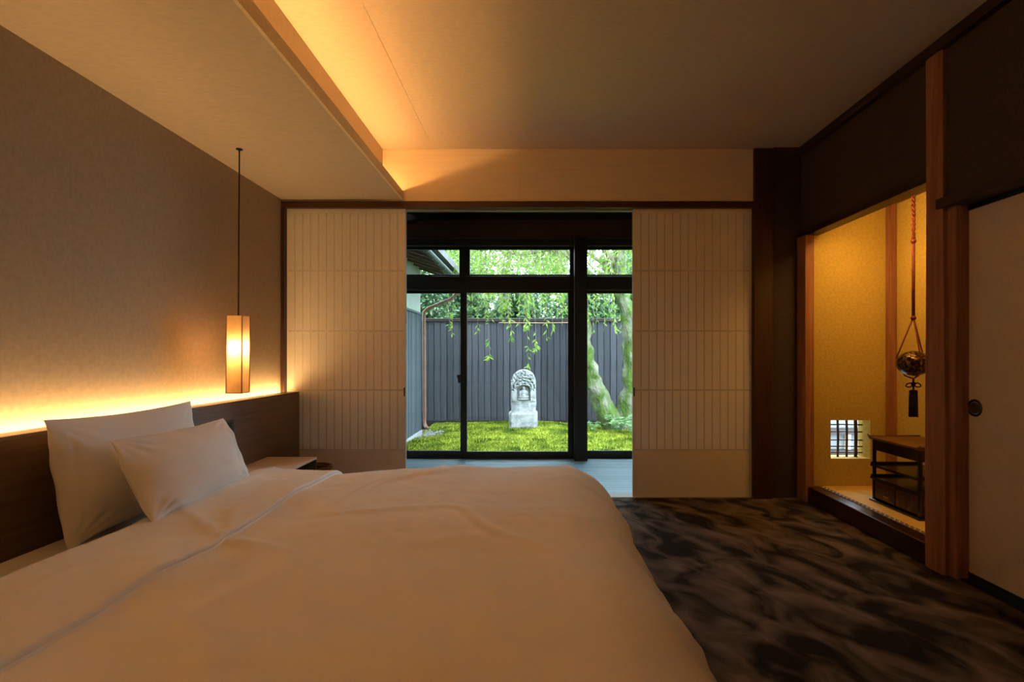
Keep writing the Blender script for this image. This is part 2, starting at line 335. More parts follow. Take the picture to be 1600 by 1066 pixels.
# lacquer display shelf
sx0, sx1, sy0, sy1, sz = 2.055, 2.345, 2.745, 3.13, ZA + .0032
sh = thing('lacquer_shelf', ((sx0 + sx1) / 2, (sy0 + sy1) / 2, sz), 'black and brown lacquered tiered shelf standing on the alcove mat', 'shelf')
put('base', bx(sx0 - .012, sx1 + .008, sy0 - .012, sy1 + .012, sz, sz + .014), 'lacquer', sh, .003)
for xx in (sx0, sx1 - .016):
    for yy in (sy0, sy1 - .016): put('corner_post', bx(xx, xx + .016, yy, yy + .016, sz + .014, .476), 'lacquer', sh, .002)
put('top_board', bx(sx0 - .014, sx1 + .01, sy0 - .014, sy1 + .014, .476, .490), 'lacqtop', sh, .003)
for yy, s_ in ((sy1 + .014, 1), (sy0 - .014, -1)):
    put('upturned_end', B().tube([(sx0 - .013, yy - s_ * .012, .4885), (sx0 - .013, yy + s_ * .002, .494), (sx0 - .013, yy + s_ * .010, .503)], [.006, .006, .003], 8).tube(
        [(sx0 - .012, yy, .492), (sx1 + .008, yy, .492)], .005, 8), 'lacqtop', sh, smooth=True)
put('top_box', bx(sx0 + .003, sx1 - .003, sy0 + .003, sy1 - .003, .412, .475), 'lacquer', sh, .002)
for zz in (.313, .238):
    s2 = put('tier_board', bx(sx0 + .002, sx1 - .002, sy0 + .002, sy1 - .002, zz, zz + .010), 'lacquer', sh)
    for yy in (sy0 - .01, sy1 - .0): put('tier_rail', bx(sx0 - .004, sx1, yy, yy + .010, zz + .006, zz + .024), 'lacquer', s2, .002)
    put('tier_rail', bx(sx0 - .006, sx0 + .003, sy0 - .012, sy1 + .012, zz - .002, zz + .012), 'lacquer', s2, .002)
lb = put('lower_box', bx(sx0 + .010, sx1 - .004, sy0 + .008, sy1 - .008, sz + .014, .237), 'lacquer', sh)
ym = (sy0 + sy1) / 2
for a, c in ((sy0 + .020, ym - .004), (ym + .004, sy1 - .020)):
    d_ = put('panel_door', bx(sx0 + .003, sx0 + .010, a, c, sz + .024, .226), 'lacqdoor', sh, .002)
put('end_panel', bx(sx0 + .022, sx1 - .02, sy0 + .002, sy0 + .008, sz + .024, .226), 'lacqdoor', sh, .002)
put('clasp', bx(sx0 + .0005, sx0 + .003, ym + .055, ym + .095, .150, .157), mat('gilt', (.5, .35, .12), rough=.3, metal=.8), sh)
# hanging ornament
ox, oy = 2.15, 2.92
def oz(y): return .98 - (y - 556) * oy / 807
ho = thing('hanging_incense_ball', (ox, oy, oz(653)), 'bronze openwork ball with tassel hanging on a red cord in the alcove', 'ornament')
b = B(); k = 80
for ph in (0, PI):
    b.tube([(ox + .006 * math.cos(ph + i * .9), oy + .006 * math.sin(ph + i * .9), 2.25 - (2.25 - oz(374)) * i / k) for i in range(k + 1)], .0055, 6)
put('twisted_cord', b, 'redcord', ho, smooth=True)
put('cord', B().tube([(ox, oy, oz(374)), (ox, oy, oz(499))], .0085, 10), 'redcord', ho, smooth=True)
for yy in (377, 497): put('knot', B().lathe([(.002, -.013), (.010, -.011), (.014, -.003), (.014, .003), (.009, .011), (.002, .013)], (ox, oy, oz(yy)), 14), 'redcord', ho, smooth=True)
zb_ = oz(568); R_ = .083
for a in (.3, 2.4, 4.5):
    ex, ey = ox + R_ * .96 * math.cos(a), oy + R_ * .96 * math.sin(a)
    put('sling_cord', B().tube([(ox + .004 * math.cos(a), oy + .004 * math.sin(a), oz(499)), (ex, ey, zb_ + .03), (ex * .5 + ox * .5, ey * .5 + oy * .5, zb_ - .070), (ox, oy, oz(592))], .0042, 7), 'redcord', ho, smooth=True)
b = B().lathe([(max(.001, R_ * math.cos(t)), .86 * R_ * math.sin(t)) for t in np.linspace(-PI / 2, PI / 2, 25)], (ox, oy, zb_), 40)
put('ball', b, 'bronze', ho, smooth=True)
b = B()
for s_ in (-1, 1):
    pts = []
    for i in range(17):
        a = 2 * PI * i / 16; r = .021 * (1 - math.cos(a)) / 1.0
        pts.append((ox + s_ * (.003 + r), oy + s_ * (.0 + r * .1), oz(601) + .011 * math.sin(a) * (1 if i else 1) - .15 * r))
    b.tube(pts, .0034, 7)
put('bow', b, 'tassel', ho, smooth=True)
put('bow_knot', B().lathe([(.001, -.012), (.010, -.008), (.013, 0), (.010, .008), (.001, .012)], (ox, oy, oz(600)), 12), 'tassel', ho, smooth=True)
b = B().tube([(ox, oy, oz(592)), (ox, oy, oz(612))], .005, 8).lathe([(.004, 0), (.019, -.004), (.021, -.012), (.019, -.022), (.0195, -.03)], (ox, oy, oz(609)), 18)
put('tassel_head', b, 'tassel', ho, smooth=True)
b = B()
for i in range(30):
    a = 2 * PI * i / 30; r = .017 + .002 * random.random()
    b.tube([(ox + r * math.cos(a), oy + r * math.sin(a), oz(609) - .026), (ox + r * 1.12 * math.cos(a), oy + r * 1.12 * math.sin(a), oz(652) + random.random() * .006)], .0028, 5)
b.lathe([(.015, -.02), (.017, -.12)], (ox, oy, oz(609)), 14)
put('tassel_fringe', b, 'tassel', ho, smooth=True)

# ================================================================== headboard, night table, bin, lamp
XH, ZH = -1.597, .735
hb = thing('headboard', (XH - .06, .95, 0), 'long low walnut headboard along the beige wall', 'headboard')
put('panel', bx(-1.676, XH, YF + .01, YB - .02, 0, ZH - .012), 'headboard', hb, .002)
put('top_cap', bx(-1.682, XH + .001, YF + .01, YB - .02, ZH - .0105, ZH), 'headboard', hb, .0015)
put('groove_floor', bx(XL + .0005, -1.683, YF + .01, YB - .02, ZH - .05, ZH - .017), 'headboard', hb)
put('led_strip', bx(XL + .026, -1.685, YF + .02, YB - .03, ZH - .0165, ZH - .008), emis('headboard_led', (1, .60, .23), HEAD_P), hb)['label'] = 'glowing light strip in the top of the headboard'
oy0 = 2.62; op = put('outlet_plate', bx(XH - .001, XH + .0035, 2.655, 2.755, .575, .645), 'nightbody', hb, .002)
put('socket', bx(XH + .003, XH + .0045, 2.68, 2.73, .59, .63), 'metal', op)
nt_ = thing('night_table', (-1.45, 2.83, 0), 'low open night table with pale top between headboard and bed', 'table')
nx0, nx1, ny0, ny1, nz = XH + .001, -1.30, 2.555, 3.106, .372
put('top', bx(nx0, nx1, ny0, ny1, nz - .014, nz), 'nighttop', nt_, .002)
for a in (ny0, ny1 - .016): put('side_panel', bx(nx0, nx1 - .002, a, a + .016, 0, nz - .0145), 'nightbody', nt_, .001)
put('back_panel', bx(nx0, nx0 + .012, ny0 + .016, ny1 - .016, .03, nz - .0145), 'nightbody', nt_)
for zz in (.03, .20): put('shelf', bx(nx0 + .012, nx1 - .01, ny0 + .016, ny1 - .016, zz, zz + .014), 'nightbody', nt_)
wbk = thing('waste_basket', (-1.405, 3.31, 0), 'round bentwood waste basket behind the night table', 'basket')
put('wall', B().lathe([(.10, 0), (.103, .26), (.097, .26), (.094, .012), (.001, .012)], (-1.405, 3.31, 0), 40), 'binwood', wbk, smooth=True)
put('rim', B().lathe([(.104, .255), (.110, .257), (.110, .275), (.097, .276), (.097, .256), (.104, .255)], (-1.405, 3.31, 0), 40), 'binwood', wbk)
# pendant lamp
px_, py_ = -1.526, 2.683; zt, zbm = 1.186, .786; hw, hd = .040, .036
pl = thing('pendant_lamp', (px_, py_, ZS), 'slim square paper pendant lamp hanging on a black cord', 'lamp')
put('cord', B().tube([(px_, py_, ZS), (px_, py_, zt)], .0035, 8), 'cord', pl, smooth=True)
put('ceiling_cup', B().lathe([(.016, -.004), (.016, -.0002)], (px_, py_, ZS), 16), 'cord', pl)
sh_ = put('shade', B().add([(px_ + a * hw, py_ + c * hd, z) for z in (zbm, zt) for a, c in ((-1, -1), (1, -1), (1, 1), (-1, 1))],
      [(0, 1, 5, 4), (1, 2, 6, 5), (2, 3, 7, 6), (3, 0, 4, 7), (4, 5, 6, 7)]), 'shade', pl); sh_['label'] = 'glowing translucent paper shade'
for a, c in ((-1, -1), (1, -1), (1, 1), (-1, 1)):
    put('corner_strip', bx(px_ + a * hw - .0022, px_ + a * hw + .0022, py_ + c * hd - .0022, py_ + c * hd + .0022, zbm, zt), 'shadebar', sh_)
for a in (-1, 1): put('edge_strip', bx(px_ - hw, px_ + hw, py_ + a * hd - .002, py_ + a * hd + .002, zbm, zbm + .004), 'shadebar', sh_)
for a in (-1, 1): put('edge_strip', bx(px_ + a * hw - .002, px_ + a * hw + .002, py_ - hd, py_ + hd, zbm, zbm + .004), 'shadebar', sh_)
put('bulb', B().lathe([(max(.001, .016 * math.cos(t)), .022 * math.sin(t)) for t in np.linspace(-PI / 2, PI / 2, 11)], (px_, py_, 1.022), 16), emis('bulb_glow', (1, .58, .22), BULB_P), pl, smooth=True)
put('socket', B().lathe([(.012, 0), (.012, .05)], (px_, py_, 1.043), 14), 'cord', pl)
put('socket_stem', B().tube([(px_, py_, 1.09), (px_, py_, zt)], .003, 6), 'cord', pl)
pl.rotation_euler = (0, math.radians(.35), 0)

# ================================================================== bed
by0, by1, bf = .50, 2.318, .12          # flat top of the duvet: y range and foot-side limit
bd = thing('bed', (-.65, 1.42, 0), 'wide low bed with white fitted sheet against the headboard', 'bed')
put('base', bx(XH + .002, .18, by0 - .02, by1 + .03, .02, .20), 'nightbody', bd, .01)
def rbox(x0, x1, y0, y1, z0, z1, r):
    o = B().box(x0, x1, y0, y1, z0, z1); return o
put('mattress', bx(XH + .003, .20, by0 - .05, by1 + .06, .20, .376), 'linen', bd, .045, True)
def drape(s, t, zt, r, lim):
    dx = max(0, s - bf); dy = max(0, t - by1) if t > by1 else -max(0, by0 - t)
    d = math.hypot(dx, dy)
    if d < 1e-6: return (s, t, zt), (0, 0, 1)
    nx, ny = dx / d, dy / d; a = min(d / r, PI / 2); h = r * math.sin(a); dz = r * (1 - math.cos(a)) + max(0, d - r * PI / 2)
    h += max(0, d - r * PI / 2) * .06
    return (min(s, bf) + nx * h, max(by0, min(by1, t)) + ny * h, max(lim, zt - dz)), (nx * math.sin(a), ny * math.sin(a), math.cos(a))
def dz_top(x, y):
    z = .012 * fbm((x, y, 2.0), 2.2, 2) + .005 * fbm((x * 1.6 + y * 1.1, y * 2.5 - x, 5), 3.5, 3)
    # long soft creases across the bed
    q = fbm((x * .7, y * .7, 9), 2.0, 2)
    e = min(1, max(0, (x + .89) / .34)); z += .030 * e * e * (3 - 2 * e)
    z += .009 * (1 - abs(math.sin(4.5 * x + 2.4 * y + 3 * q))) ** 6
    z += .008 * (1 - abs(math.sin(3.1 * x - 1.2 * y + 2.2 * q + 1))) ** 8
    return z
def sheet(name, s0, s1, ns, nt, r, zt, lift, parent, m, wav=0, thick=.02, lim=.03, edge_drop=0):
    ts = np.linspace(by0 - .42, by1 + .42, nt); P = np.zeros((ns, nt, 3))
    for i in range(ns):
        for j in range(nt):
            u = i / (ns - 1); wv = wav * (fbm((ts[j], s1, 3), 2.3, 2))
            s = s0 + (s1 + wv - s0) * u
            p, n_ = drape(s, ts[j], zt, r, lim)
            d = lift + dz_top(s, ts[j])
            if edge_drop:
                e = (s1 + wv - s); d -= edge_drop * math.exp(-(e / .012) ** 2)
                d += .006 * math.exp(-((e - .03) / .02) ** 2)
            h = (s - s0); d -= .03 * math.exp(-(h / .03) ** 2) if name == 'cover' else .012 * math.exp(-(h / .02) ** 2)
            P[i, j] = (p[0] + n_[0] * d, p[1] + n_[1] * d, max(lim, p[2] + n_[2] * d))
    o = put(name, B().grid(P), m, parent, smooth=True)
    q = o.modifiers.new('solid', 'SOLIDIFY'); q.thickness = thick; q.offset = -1
    return o
dv = thing('duvet', (-.5, 1.42, .39), 'thick white duvet covering the bed with its top edge turned down', 'duvet')
sheet('cover', -1.27, .62, 190, 190, .20, .425, 0, dv, 'duvet', thick=.02)
td = sheet('turned_down_edge', -1.275, -.90, 44, 190, .20, .425, .024, dv, 'linen', wav=.012, thick=.014)
rl_ = rootloc(dv); nv_ = len(td.data.vertices); hem = [td.data.vertices[43 * 190 + j].co + rl_ - Vector((.004, 0, .006)) for j in range(190)]
hem = [p for i, p in enumerate(hem) if p.z > .06]
put('hem', B().tube(hem, .0095, 10), 'linen', td, smooth=True)

def pillow(name, label, cy, wd, pb, pt, th, seed, seam):
    """pb, pt = (x, z) of bottom and top edge"""
    pb = Vector((pb[0], 0, pb[1])); pt = Vector((pt[0], 0, pt[1])); up = (pt - pb); hgt = up.length; up.normalize()
    out = Vector((up.z, 0, -up.x)); out = out if out.x > 0 else -out
    c = (pb + pt) / 2 + Vector((0, cy, 0)); nu, nv = 72, 52; V = B(); P = {}
    for sd in (1, -1):
        G = np.zeros((nu, nv, 3))
        for i in range(nu):
            for j in range(nv):
                u = math.sin(PI / 2 * (2 * i / (nu - 1) - 1)); v = math.sin(PI / 2 * (2 * j / (nv - 1) - 1))
                x = wd / 2 * u * (1 - .030 * (1 - v * v)); y = hgt / 2 * v * (1 - .065 * (1 - u * u))
                t = th / 2 * (1 - abs(u) ** 2.4) ** .62 * (1 - abs(v) ** 2.2) ** .62
                ed = (1 - u * u) * (1 - v * v)
                # creases running in from the corners and edges
                an = math.atan2(1 - abs(v), 1 - abs(u)); cd = math.hypot(1 - abs(u), 1 - abs(v))
                cr = fbm((u * 1.4 + seed, v * 1.2, sd * 3), 1.2, 2) * .008 + .007 * math.sin(an * 17 + seed + 2 * (u > 0) + 4 * (v > 0)) * math.exp(-((cd - .28) / .22) ** 2)
                t += cr * min(1, ed * 3.5)
                if seam: t -= .006 * math.exp(-((u - seam) / .018) ** 2) * min(1, ed * 4)
                w_ = sd * t
                w_ += .010 * fbm((u * 1.3, v * 1.3, seed), 1.3, 2) * (1 - ed) * 1.5
                if v < -.6: y += (abs(v) - .6) * .035 * (1 - u ** 8)
                p = c + Vector((0, 1, 0)) * x + up * y + out * w_
                G[i, j] = p
        if sd < 0: G = G[:, ::-1]
        V.grid(G)
    o = put(name, V, 'linen', None, smooth=True, loc=(pb.x, cy, pb.z))
    bm = bmesh.new(); bm.from_mesh(o.data); bmesh.ops.remove_doubles(bm, verts=bm.verts, dist=.0004)
    bmesh.ops.recalc_face_normals(bm, faces=bm.faces); bm.to_mesh(o.data); bm.free()
    o.data.polygons.foreach_set('use_smooth', [True] * len(o.data.polygons))
    return tag(o, label, 'pillow', 'pillows on the bed')
pillow('pillow', 'large white pillow leaning upright against the headboard', 1.925, .69, (-1.425, .374), (-1.505, .782), .17, 3.3, -.86)
pillow('pillow', 'smaller white pillow propped in front of the larger pillow', 1.93, .60, (-1.205, .432), (-1.335, .712), .15, 8.1, .70)

# ================================================================== veranda and windows
fv = struct('floor_veranda', bx(-1.9, 1.75, YB + .12, 5.03, -.07, -.022), 'blackx', 'narrow blue grey boards of the veranda floor', 'floor')
pw = .036; ny = int((4.99 - 3.67) / pw)
p0 = put('plank', bx(-1.9, 1.75, 3.67, 3.67 + pw - .0025, -.022, 0), 'engawa', fv, .0015)
copies(p0, [(0, pw * i, random.uniform(-.0006, .0006)) for i in range(1, ny)])
struct('ceiling_veranda', bx(-2.0, 1.85, YB + .1, 5.12, 2.33, 2.45), 'eave', 'dark board ceiling over the veranda', 'ceiling')
for i in range(5): put('ceiling_batten', bx(-1.5 + i * .72, -1.47 + i * .72, YB + .1, 4.82, 2.305, 2.33), 'darky', bpy.data.objects['ceiling_veranda'])
struct('wall_veranda_left', bx(-2.0, -1.9, 3.6, 5.05, -.35, 2.4), 'plaster', 'dark plaster end wall of the veranda on the bed side', 'wall')
struct('wall_veranda_right', bx(1.75, 1.85, 3.6, 5.05, -.35, 2.4), 'plaster', 'dark plaster end wall of the veranda on the alcove side', 'wall')
struct('roof_sky_stop', bx(XL - .2, 2.6, YF - .2, 3.75, 2.52, 2.62), 'tile', 'unseen roof slab added to keep sky light out of the room', 'roof')  # unseen slab, put in so sky light does not leak inside
YW = 4.95
struct('trim_17', bx(-1.9, 1.75, 4.86, 4.92, 2.085, 2.26), 'darkx', 'broad dark board above the veranda windows', 'board', .003)
struct('trim_18', bx(-1.9, 1.75, 4.87, 5.0, 2.02, 2.083), 'blackx', 'black head beam above the upper veranda panes', 'beam', .003)
struct('wall_veranda', bx(-1.9, 1.75, 4.93, 5.03, 2.09, 2.4), 'blackx', 'black boarded wall above the veranda windows', 'wall')
struct('trim_19', bx(-1.9, 1.75, 4.90, 5.0, 1.605, 1.735), 'blackx', 'black beam between upper and lower veranda panes', 'beam', .004)
struct('trim_20', bx(-1.9, 1.75, 4.905, 5.02, -.06, .004), 'blackx', 'black sill under the veranda windows', 'sill', .003)
struct('trim_21', bx(.385, .505, 4.80, 4.92, 0, 2.085), 'blackz', 'square black post in front of the veranda windows', 'post', .004)
def sash(name, x0, x1, z0, z1, st, rl, y, label, handle=0):
    t = thing(name, ((x0 + x1) / 2, y, z0), label, 'window', kind='structure')
    for a in (x0, x1 - st): put('stile', bx(a, a + st, y - .018, y + .018, z0, z1), 'blackz', t, .002)
    put('rail', bx(x0 + st, x1 - st, y - .016, y + .016, z0, z0 + rl), 'blackx', t, .002)
    put('rail', bx(x0 + st, x1 - st, y - .016, y + .016, z1 - .025, z1), 'blackx', t, .002)
    put('pane', bx(x0 + st, x1 - st, y - .002, y + .002, z0 + rl, z1 - .025), 'glass', t)
    if handle:
        h_ = put('latch', bx(x0 - .022, x0, y - .03, y - .012, .72, .80), 'metal', t, .003)
        put('latch_lever', bx(x0 - .030, x0 - .022, y - .028, y - .016, .765, .80), 'metal', h_, .002)
sash('window_1', -1.70, -.640, .004, 1.605, .05, .062, YW + .025, 'tall veranda glass panel facing the dark siding wall')
sash('window_2', -.693, .395, .004, 1.605, .062, .062, YW - .015, 'wide veranda glass panel in front of the stone statue', 1)
sash('window_3', .46, 1.55, .004, 1.605, .05, .062, YW + .025, 'veranda glass panel in front of the mossy tree trunk')
sash('window_4', -1.70, -.655, 1.735, 2.02, .05, .022, YW, 'upper veranda pane facing the eave and gutter')
sash('window_5', -.655, .40, 1.735, 2.02, .05, .022, YW, 'upper veranda pane over the wide glass panel')
sash('window_6', .46, 1.55, 1.735, 2.02, .05, .022, YW, 'upper veranda pane over the glass panel by the tree')
for a, c in ((-1.9, -1.70), (1.55, 1.75)): put('end_board', bx(a, c, 4.93, 4.97, .004, 2.085), 'blackz', bpy.data.objects['wall_veranda'])

# ================================================================== garden
GZ = -.25
struct('ground', bx(-14, 16, 5.03, 30, -.6, -.36), 'soil', 'bare dark soil under the garden', 'ground')
struct('ground_foundation', bx(-1.95, 1.8, 3.6, 5.03, -.6, -.075), 'concrete', 'concrete footing under the veranda', 'footing')
def gz(x, y):
    h = GZ + .03 * mn.noise(Vector((x * .55, y * .6, 3))) + .05 * math.exp(-((x + .35) ** 2 / 1.2 + (y - 8.7) ** 2 / .9))
    h += .05 * math.exp(-((x - .15) ** 2 / .5 + (y - 8.3) ** 2 / .4)) - .04 * math.exp(-((x - 1.0) ** 2 + (y - 8.9) ** 2) / .3)
    h -= .05 * math.exp(-((x + 1.7) ** 2 / .08 + (y - 8.2) ** 2 / .2)); return h
xs = np.linspace(-1.778, 2.7, 290); ys = np.linspace(5.06, 9.36, 250); P = np.zeros((len(xs), len(ys), 3))
for i, x in enumerate(xs):
    for j, y in enumerate(ys):
        q = mn.noise(Vector((x * 6, y * 6, 0))); q2 = mn.noise(Vector((x * 17, y * 17, 4)))
        P[i, j] = (x, y, gz(x, y) + .016 * q + .014 * abs(q2) + .006 * random.random())
mossy = tag(put('moss', B().grid(P[:, ::-1]), 'moss', smooth=True), 'bright green moss carpeting the garden around the statue', 'moss', kind='stuff')
# moss sprigs standing up from the cushion
nb = 26000; X = rng.uniform(-1.75, 1.9, nb); Y = rng.uniform(6.2, 9.3, nb); V = np.zeros((nb, 3, 3))
Z = np.array([gz(x, y) for x, y in zip(X, Y)]) + .012; a = rng.uniform(0, 2 * PI, nb); r = .008
V[:, 0] = np.stack([X - r * np.cos(a), Y - r * np.sin(a), Z], 1); V[:, 1] = np.stack([X + r * np.cos(a), Y + r * np.sin(a), Z], 1)
V[:, 2] = np.stack([X + rng.normal(0, .01, nb), Y + rng.normal(0, .01, nb), Z + rng.uniform(.012, .034, nb)], 1)
b = B(); b.v = V.reshape(-1, 3).tolist(); b.f = [(3 * i, 3 * i + 1, 3 * i + 2) for i in range(nb)]
put('sprigs', b, 'moss', mossy)['kind'] = 'stuff'
b = B()
for i in range(260):
    x = -1.66 + random.gauss(0, .10); y = 8.15 + random.gauss(0, .16); r = random.uniform(.012, .026)
    if x < -1.72: continue
    b.lathe([(r * .5, -r * .5), (r, 0), (r * .6, r * .5)], (x, y, gz(x, y) + .022), 6)
tag(put('pebbles', b, 'gravel'), 'grey pebbles heaped at the foot of the copper downpipe', 'pebbles', kind='stuff')
# --- stone statue
YS = 8.2; ss = YS / 807
def sxp(x): return (x - 833) * ss
def szp(y): return .98 - (y - 556) * ss
xc = sxp(818)
st = thing('stone_statue', (xc, YS, szp(675)), 'pale weathered stone stele with a small seated figure in its niche', 'statue')
put('foot_slab', bx(xc - .24, xc + .25, YS - .06, YS + .36, szp(690), szp(673.5)), 'stone', st, .012)
b = B(); nn = 24
def rough_block(x0, x1, y0, y1, z0, z1, k, am, taper=0):
    bm = bmesh.new(); bmesh.ops.create_cube(bm, size=1); bmesh.ops.bevel(bm, geom=bm.edges[:], offset=.035, segments=2, affect='EDGES')
    bmesh.ops.subdivide_edges(bm, edges=bm.edges[:], cuts=k, use_grid_fill=True)
    V = []
    for v in bm.verts:
        p = Vector((x0 + (v.co.x + .5) * (x1 - x0), y0 + (v.co.y + .5) * (y1 - y0), z0 + (v.co.z + .5) * (z1 - z0)))
        n_ = fbm(p, 9, 3); p += v.co.normalized() * n_ * am; V.append(p)
    bm.verts.index_update(); f = [tuple(q.index for q in fc.verts) for fc in bm.faces]; bm.free()
    return B().add(V, f)
put('plinth', rough_block(sxp(795), sxp(840), YS - .01, YS + .34, szp(674), szp(645), 9, .008), 'stone', st, smooth=True)
# stele: front relief grid with arched niche
zb0, zt0 = szp(645.5), szp(578); hw0 = .198; nu, nv = 110, 170; zA = zt0 - .20
nz0, nz1, nhw = szp(627), szp(602), .108
def hwid(z):
    w_ = hw0 * (1 + .02 * (zA - z))
    if z > zA: w_ = hw0 * math.sqrt(max(0, 1 - ((z - zA) / (zt0 - zA)) ** 2.2))
    return max(w_, .004)
Fr = np.zeros((nu, nv, 3)); Bk = np.zeros((nu, nv, 3))
for j in range(nv):
    v = j / (nv - 1); v = 1 - (1 - v) ** 1.35; z = zb0 + (zt0 - zb0) * v; hw_ = hwid(z)
    for i in range(nu):
        u = 2 * i / (nu - 1) - 1; x = u * hw_; d = .0
        d += .028 * abs(u) ** 10                                       # worn rounded edges
        zar = nz1 - .06 + math.sqrt(max(0, 1 - (x / nhw) ** 2)) * .06 if abs(x) < nhw else 0
        inn = abs(x) < nhw and nz0 < z < zar
        if inn: d += .085
        elif z > nz1 - .10 and not (abs(x) < nhw * 1.1 and z < zar + .012):  # carved ornament above the niche
            q = mn.noise(Vector((x * 34, z * 34, 2))); rr = math.hypot(x, z - (nz1 - .05))
            d += .038 * max(0, q + .1) + .016 * (math.sin(rr * 120) > .2) * (rr < .17)
        if z < nz0 - .012: d += .012
        d += .010 * fbm((x, z, 1), 8, 3)
        Fr[i, j] = (xc + x + (.012 * fbm((u, z * 2, 7), 3, 3) if abs(u) > .9 else 0), YS + .05 + d, z); Bk[i, j] = (xc + x * .97, YS + .29, z)
b = B().grid(Fr); b.grid(Bk[::-1]); off = nu * nv
idx = lambda i, j: i * nv + j
bid = lambda i, j: off + (nu - 1 - i) * nv + j
for j in range(nv - 1):
    b.f.append((idx(0, j), idx(0, j + 1), bid(0, j + 1), bid(0, j))); b.f.append((idx(nu - 1, j + 1), idx(nu - 1, j), bid(nu - 1, j), bid(nu - 1, j + 1)))
for i in range(nu - 1):
    b.f.append((idx(i, nv - 1), idx(i + 1, nv - 1), bid(i + 1, nv - 1), bid(i, nv - 1))); b.f.append((idx(i + 1, 0), idx(i, 0), bid(i, 0), bid(i + 1, 0)))
put('stele', b, 'stone', st)
def blob(c, r, n=14):
    v = []; f = []; m_ = 9
    for i in range(m_ + 1):
        t = PI * i / m_
        for j in range(n): v.append((c[0] + r[0] * math.sin(t) * math.cos(2 * PI * j / n), c[1] + r[1] * math.sin(t) * math.sin(2 * PI * j / n), c[2] + r[2] * math.cos(t)))
    for i in range(m_):
        for j in range(n): f.append((i * n + j, (i + 1) * n + j, (i + 1) * n + (j + 1) % n, i * n + (j + 1) % n))
    return v, f
yf = YS + .10; b = B()
for c, r in (((xc, yf, nz0 + .195), (.026, .026, .034)), ((xc, yf, nz0 + .125), (.058, .036, .055)), ((xc, yf - .012, nz0 + .06), (.092, .040, .030)),
             ((xc - .055, yf - .006, nz0 + .11), (.02, .022, .05)), ((xc + .055, yf - .006, nz0 + .11), (.02, .022, .05)), ((xc, yf - .035, nz0 + .085), (.03, .016, .018)),
             ((xc, yf, nz0 + .165), (.016, .016, .02)), ((xc, yf - .004, nz0 + .022), (.100, .042, .018))): b.add(*blob(c, r))
fg = put('seated_figure', b, 'stone', st, smooth=True); fg['label'] = 'small carved seated figure in the arched niche'
q = fg.modifiers.new('join', 'REMESH'); q.mode = 'VOXEL'; q.voxel_size = .006; q.use_smooth_shade = True
# --- fence
YN = 9.4
fe = thing('board_fence', (.4, YN, -.36), 'tall weathered grey vertical board fence behind the moss', 'fence')
bw = .1145; bd_ = bx(-3.4, -3.4 + bw - .010, YN, YN + .02, -.36, 1.60)
p0 = put('board', bd_, 'fence', fe, .004)
copies(p0, [(bw * i, random.choice((0, .014, .014, .008)), random.uniform(-.004, .004)) for i in range(1, 68)])
put('top_rail', bx(-3.4, 4.45, YN - .025, YN + .06, 1.60, 1.66), 'blackx', fe, .006)
put('gap_shade_sheet', bx(-3.4, 4.39, YN + .036, YN + .05, -.36, 1.60), 'blackx', fe)  # dark sheet added so the gaps between boards read as shadow
put('under_rail', bx(-3.4, 4.45, YN + .05, YN + .09, .25, .32), 'blackx', fe)
put('pale_pole', B().tube([(-.62, YN - .05, 1.575), (.2, YN - .045, 1.57), (.95, YN - .05, 1.585)], .013, 8), mat('pale_bamboo', (.16, .10, .07), (.22, .15, .10), (4, 30, 30)), fe, smooth=True)
put('bottom_rail', bx(-3.4, 4.45, YN - .03, YN, -.36, -.20), 'blackx', fe)
# --- neighbouring wing of the house
XW, Y0, Y1 = -1.80, 5.06, 8.30
wg = thing('house_wing', (-3.0, 6.7, -.36), 'wing of the house with dark siding, pale plaster and deep eave', 'building')
put('wall', bx(-4.4, XW - .03, Y0, Y1 - .02, -.36, 2.6), 'cream', wg)
put('plaster_face', bx(XW - .03, XW - .012, Y0, Y1, 1.64, 2.5), 'cream', wg)
p0 = put('siding_board', bx(XW - .03, XW - .008, Y0, Y0 + .068, -.22, 1.64), 'siding', wg, .003)
copies(p0, [(random.choice((0, .004)), .081 * i, 0) for i in range(1, 40)])
put('siding_cap', bx(XW - .03, XW + .012, Y0, Y1, 1.632, 1.665), 'siding', wg)
put('foundation', bx(XW - .03, XW + .02, Y0, Y1, -.36, -.215), 'concrete', wg)
put('corner_board', bx(XW - .06, XW + .004, Y1 - .045, Y1 + .01, -.22, 1.64), 'siding', wg, .003)
ey = lambda x: 2.20 + (-1.18 - x) * .32          # height of the eave soffit
sbm = []
for i in range(6):
    xa = -1.22 - i * .125; sb = B()
    v = [(xa, Y0, ey(xa)), (xa - .118, Y0, ey(xa - .118)), (xa - .118, Y1 + .35, ey(xa - .118)), (xa, Y1 + .35, ey(xa))]
    sb.add(v + [(p[0], p[1], p[2] + .02) for p in v], [(0, 1, 2, 3), (7, 6, 5, 4), (0, 4, 5, 1), (1, 5, 6, 2), (2, 6, 7, 3), (3, 7, 4, 0)])
    put('soffit_board', sb, 'eave', wg)
for i in range(9):
    y = Y0 + .1 + i * .38; rb = B()
    v = [(-1.21, y, ey(-1.21) - .05), (-1.21, y + .045, ey(-1.21) - .05), (-1.84, y + .045, ey(-1.84) - .05), (-1.84, y, ey(-1.84) - .05)]
    rb.add(v + [(p[0], p[1], p[2] + .052) for p in v], [(0, 1, 2, 3), (7, 6, 5, 4), (0, 4, 5, 1), (1, 5, 6, 2), (2, 6, 7, 3), (3, 7, 4, 0)])
    put('rafter', rb, 'eave', wg)
    put('gutter_bracket', B().tube([(-1.215, y + .02, ey(-1.2) + .0), (-1.20, y + .02, 2.10), (-1.165, y + .02, 2.085), (-1.13, y + .02, 2.11)], .006, 6), 'gutter', wg)
gt = B(); k = 9
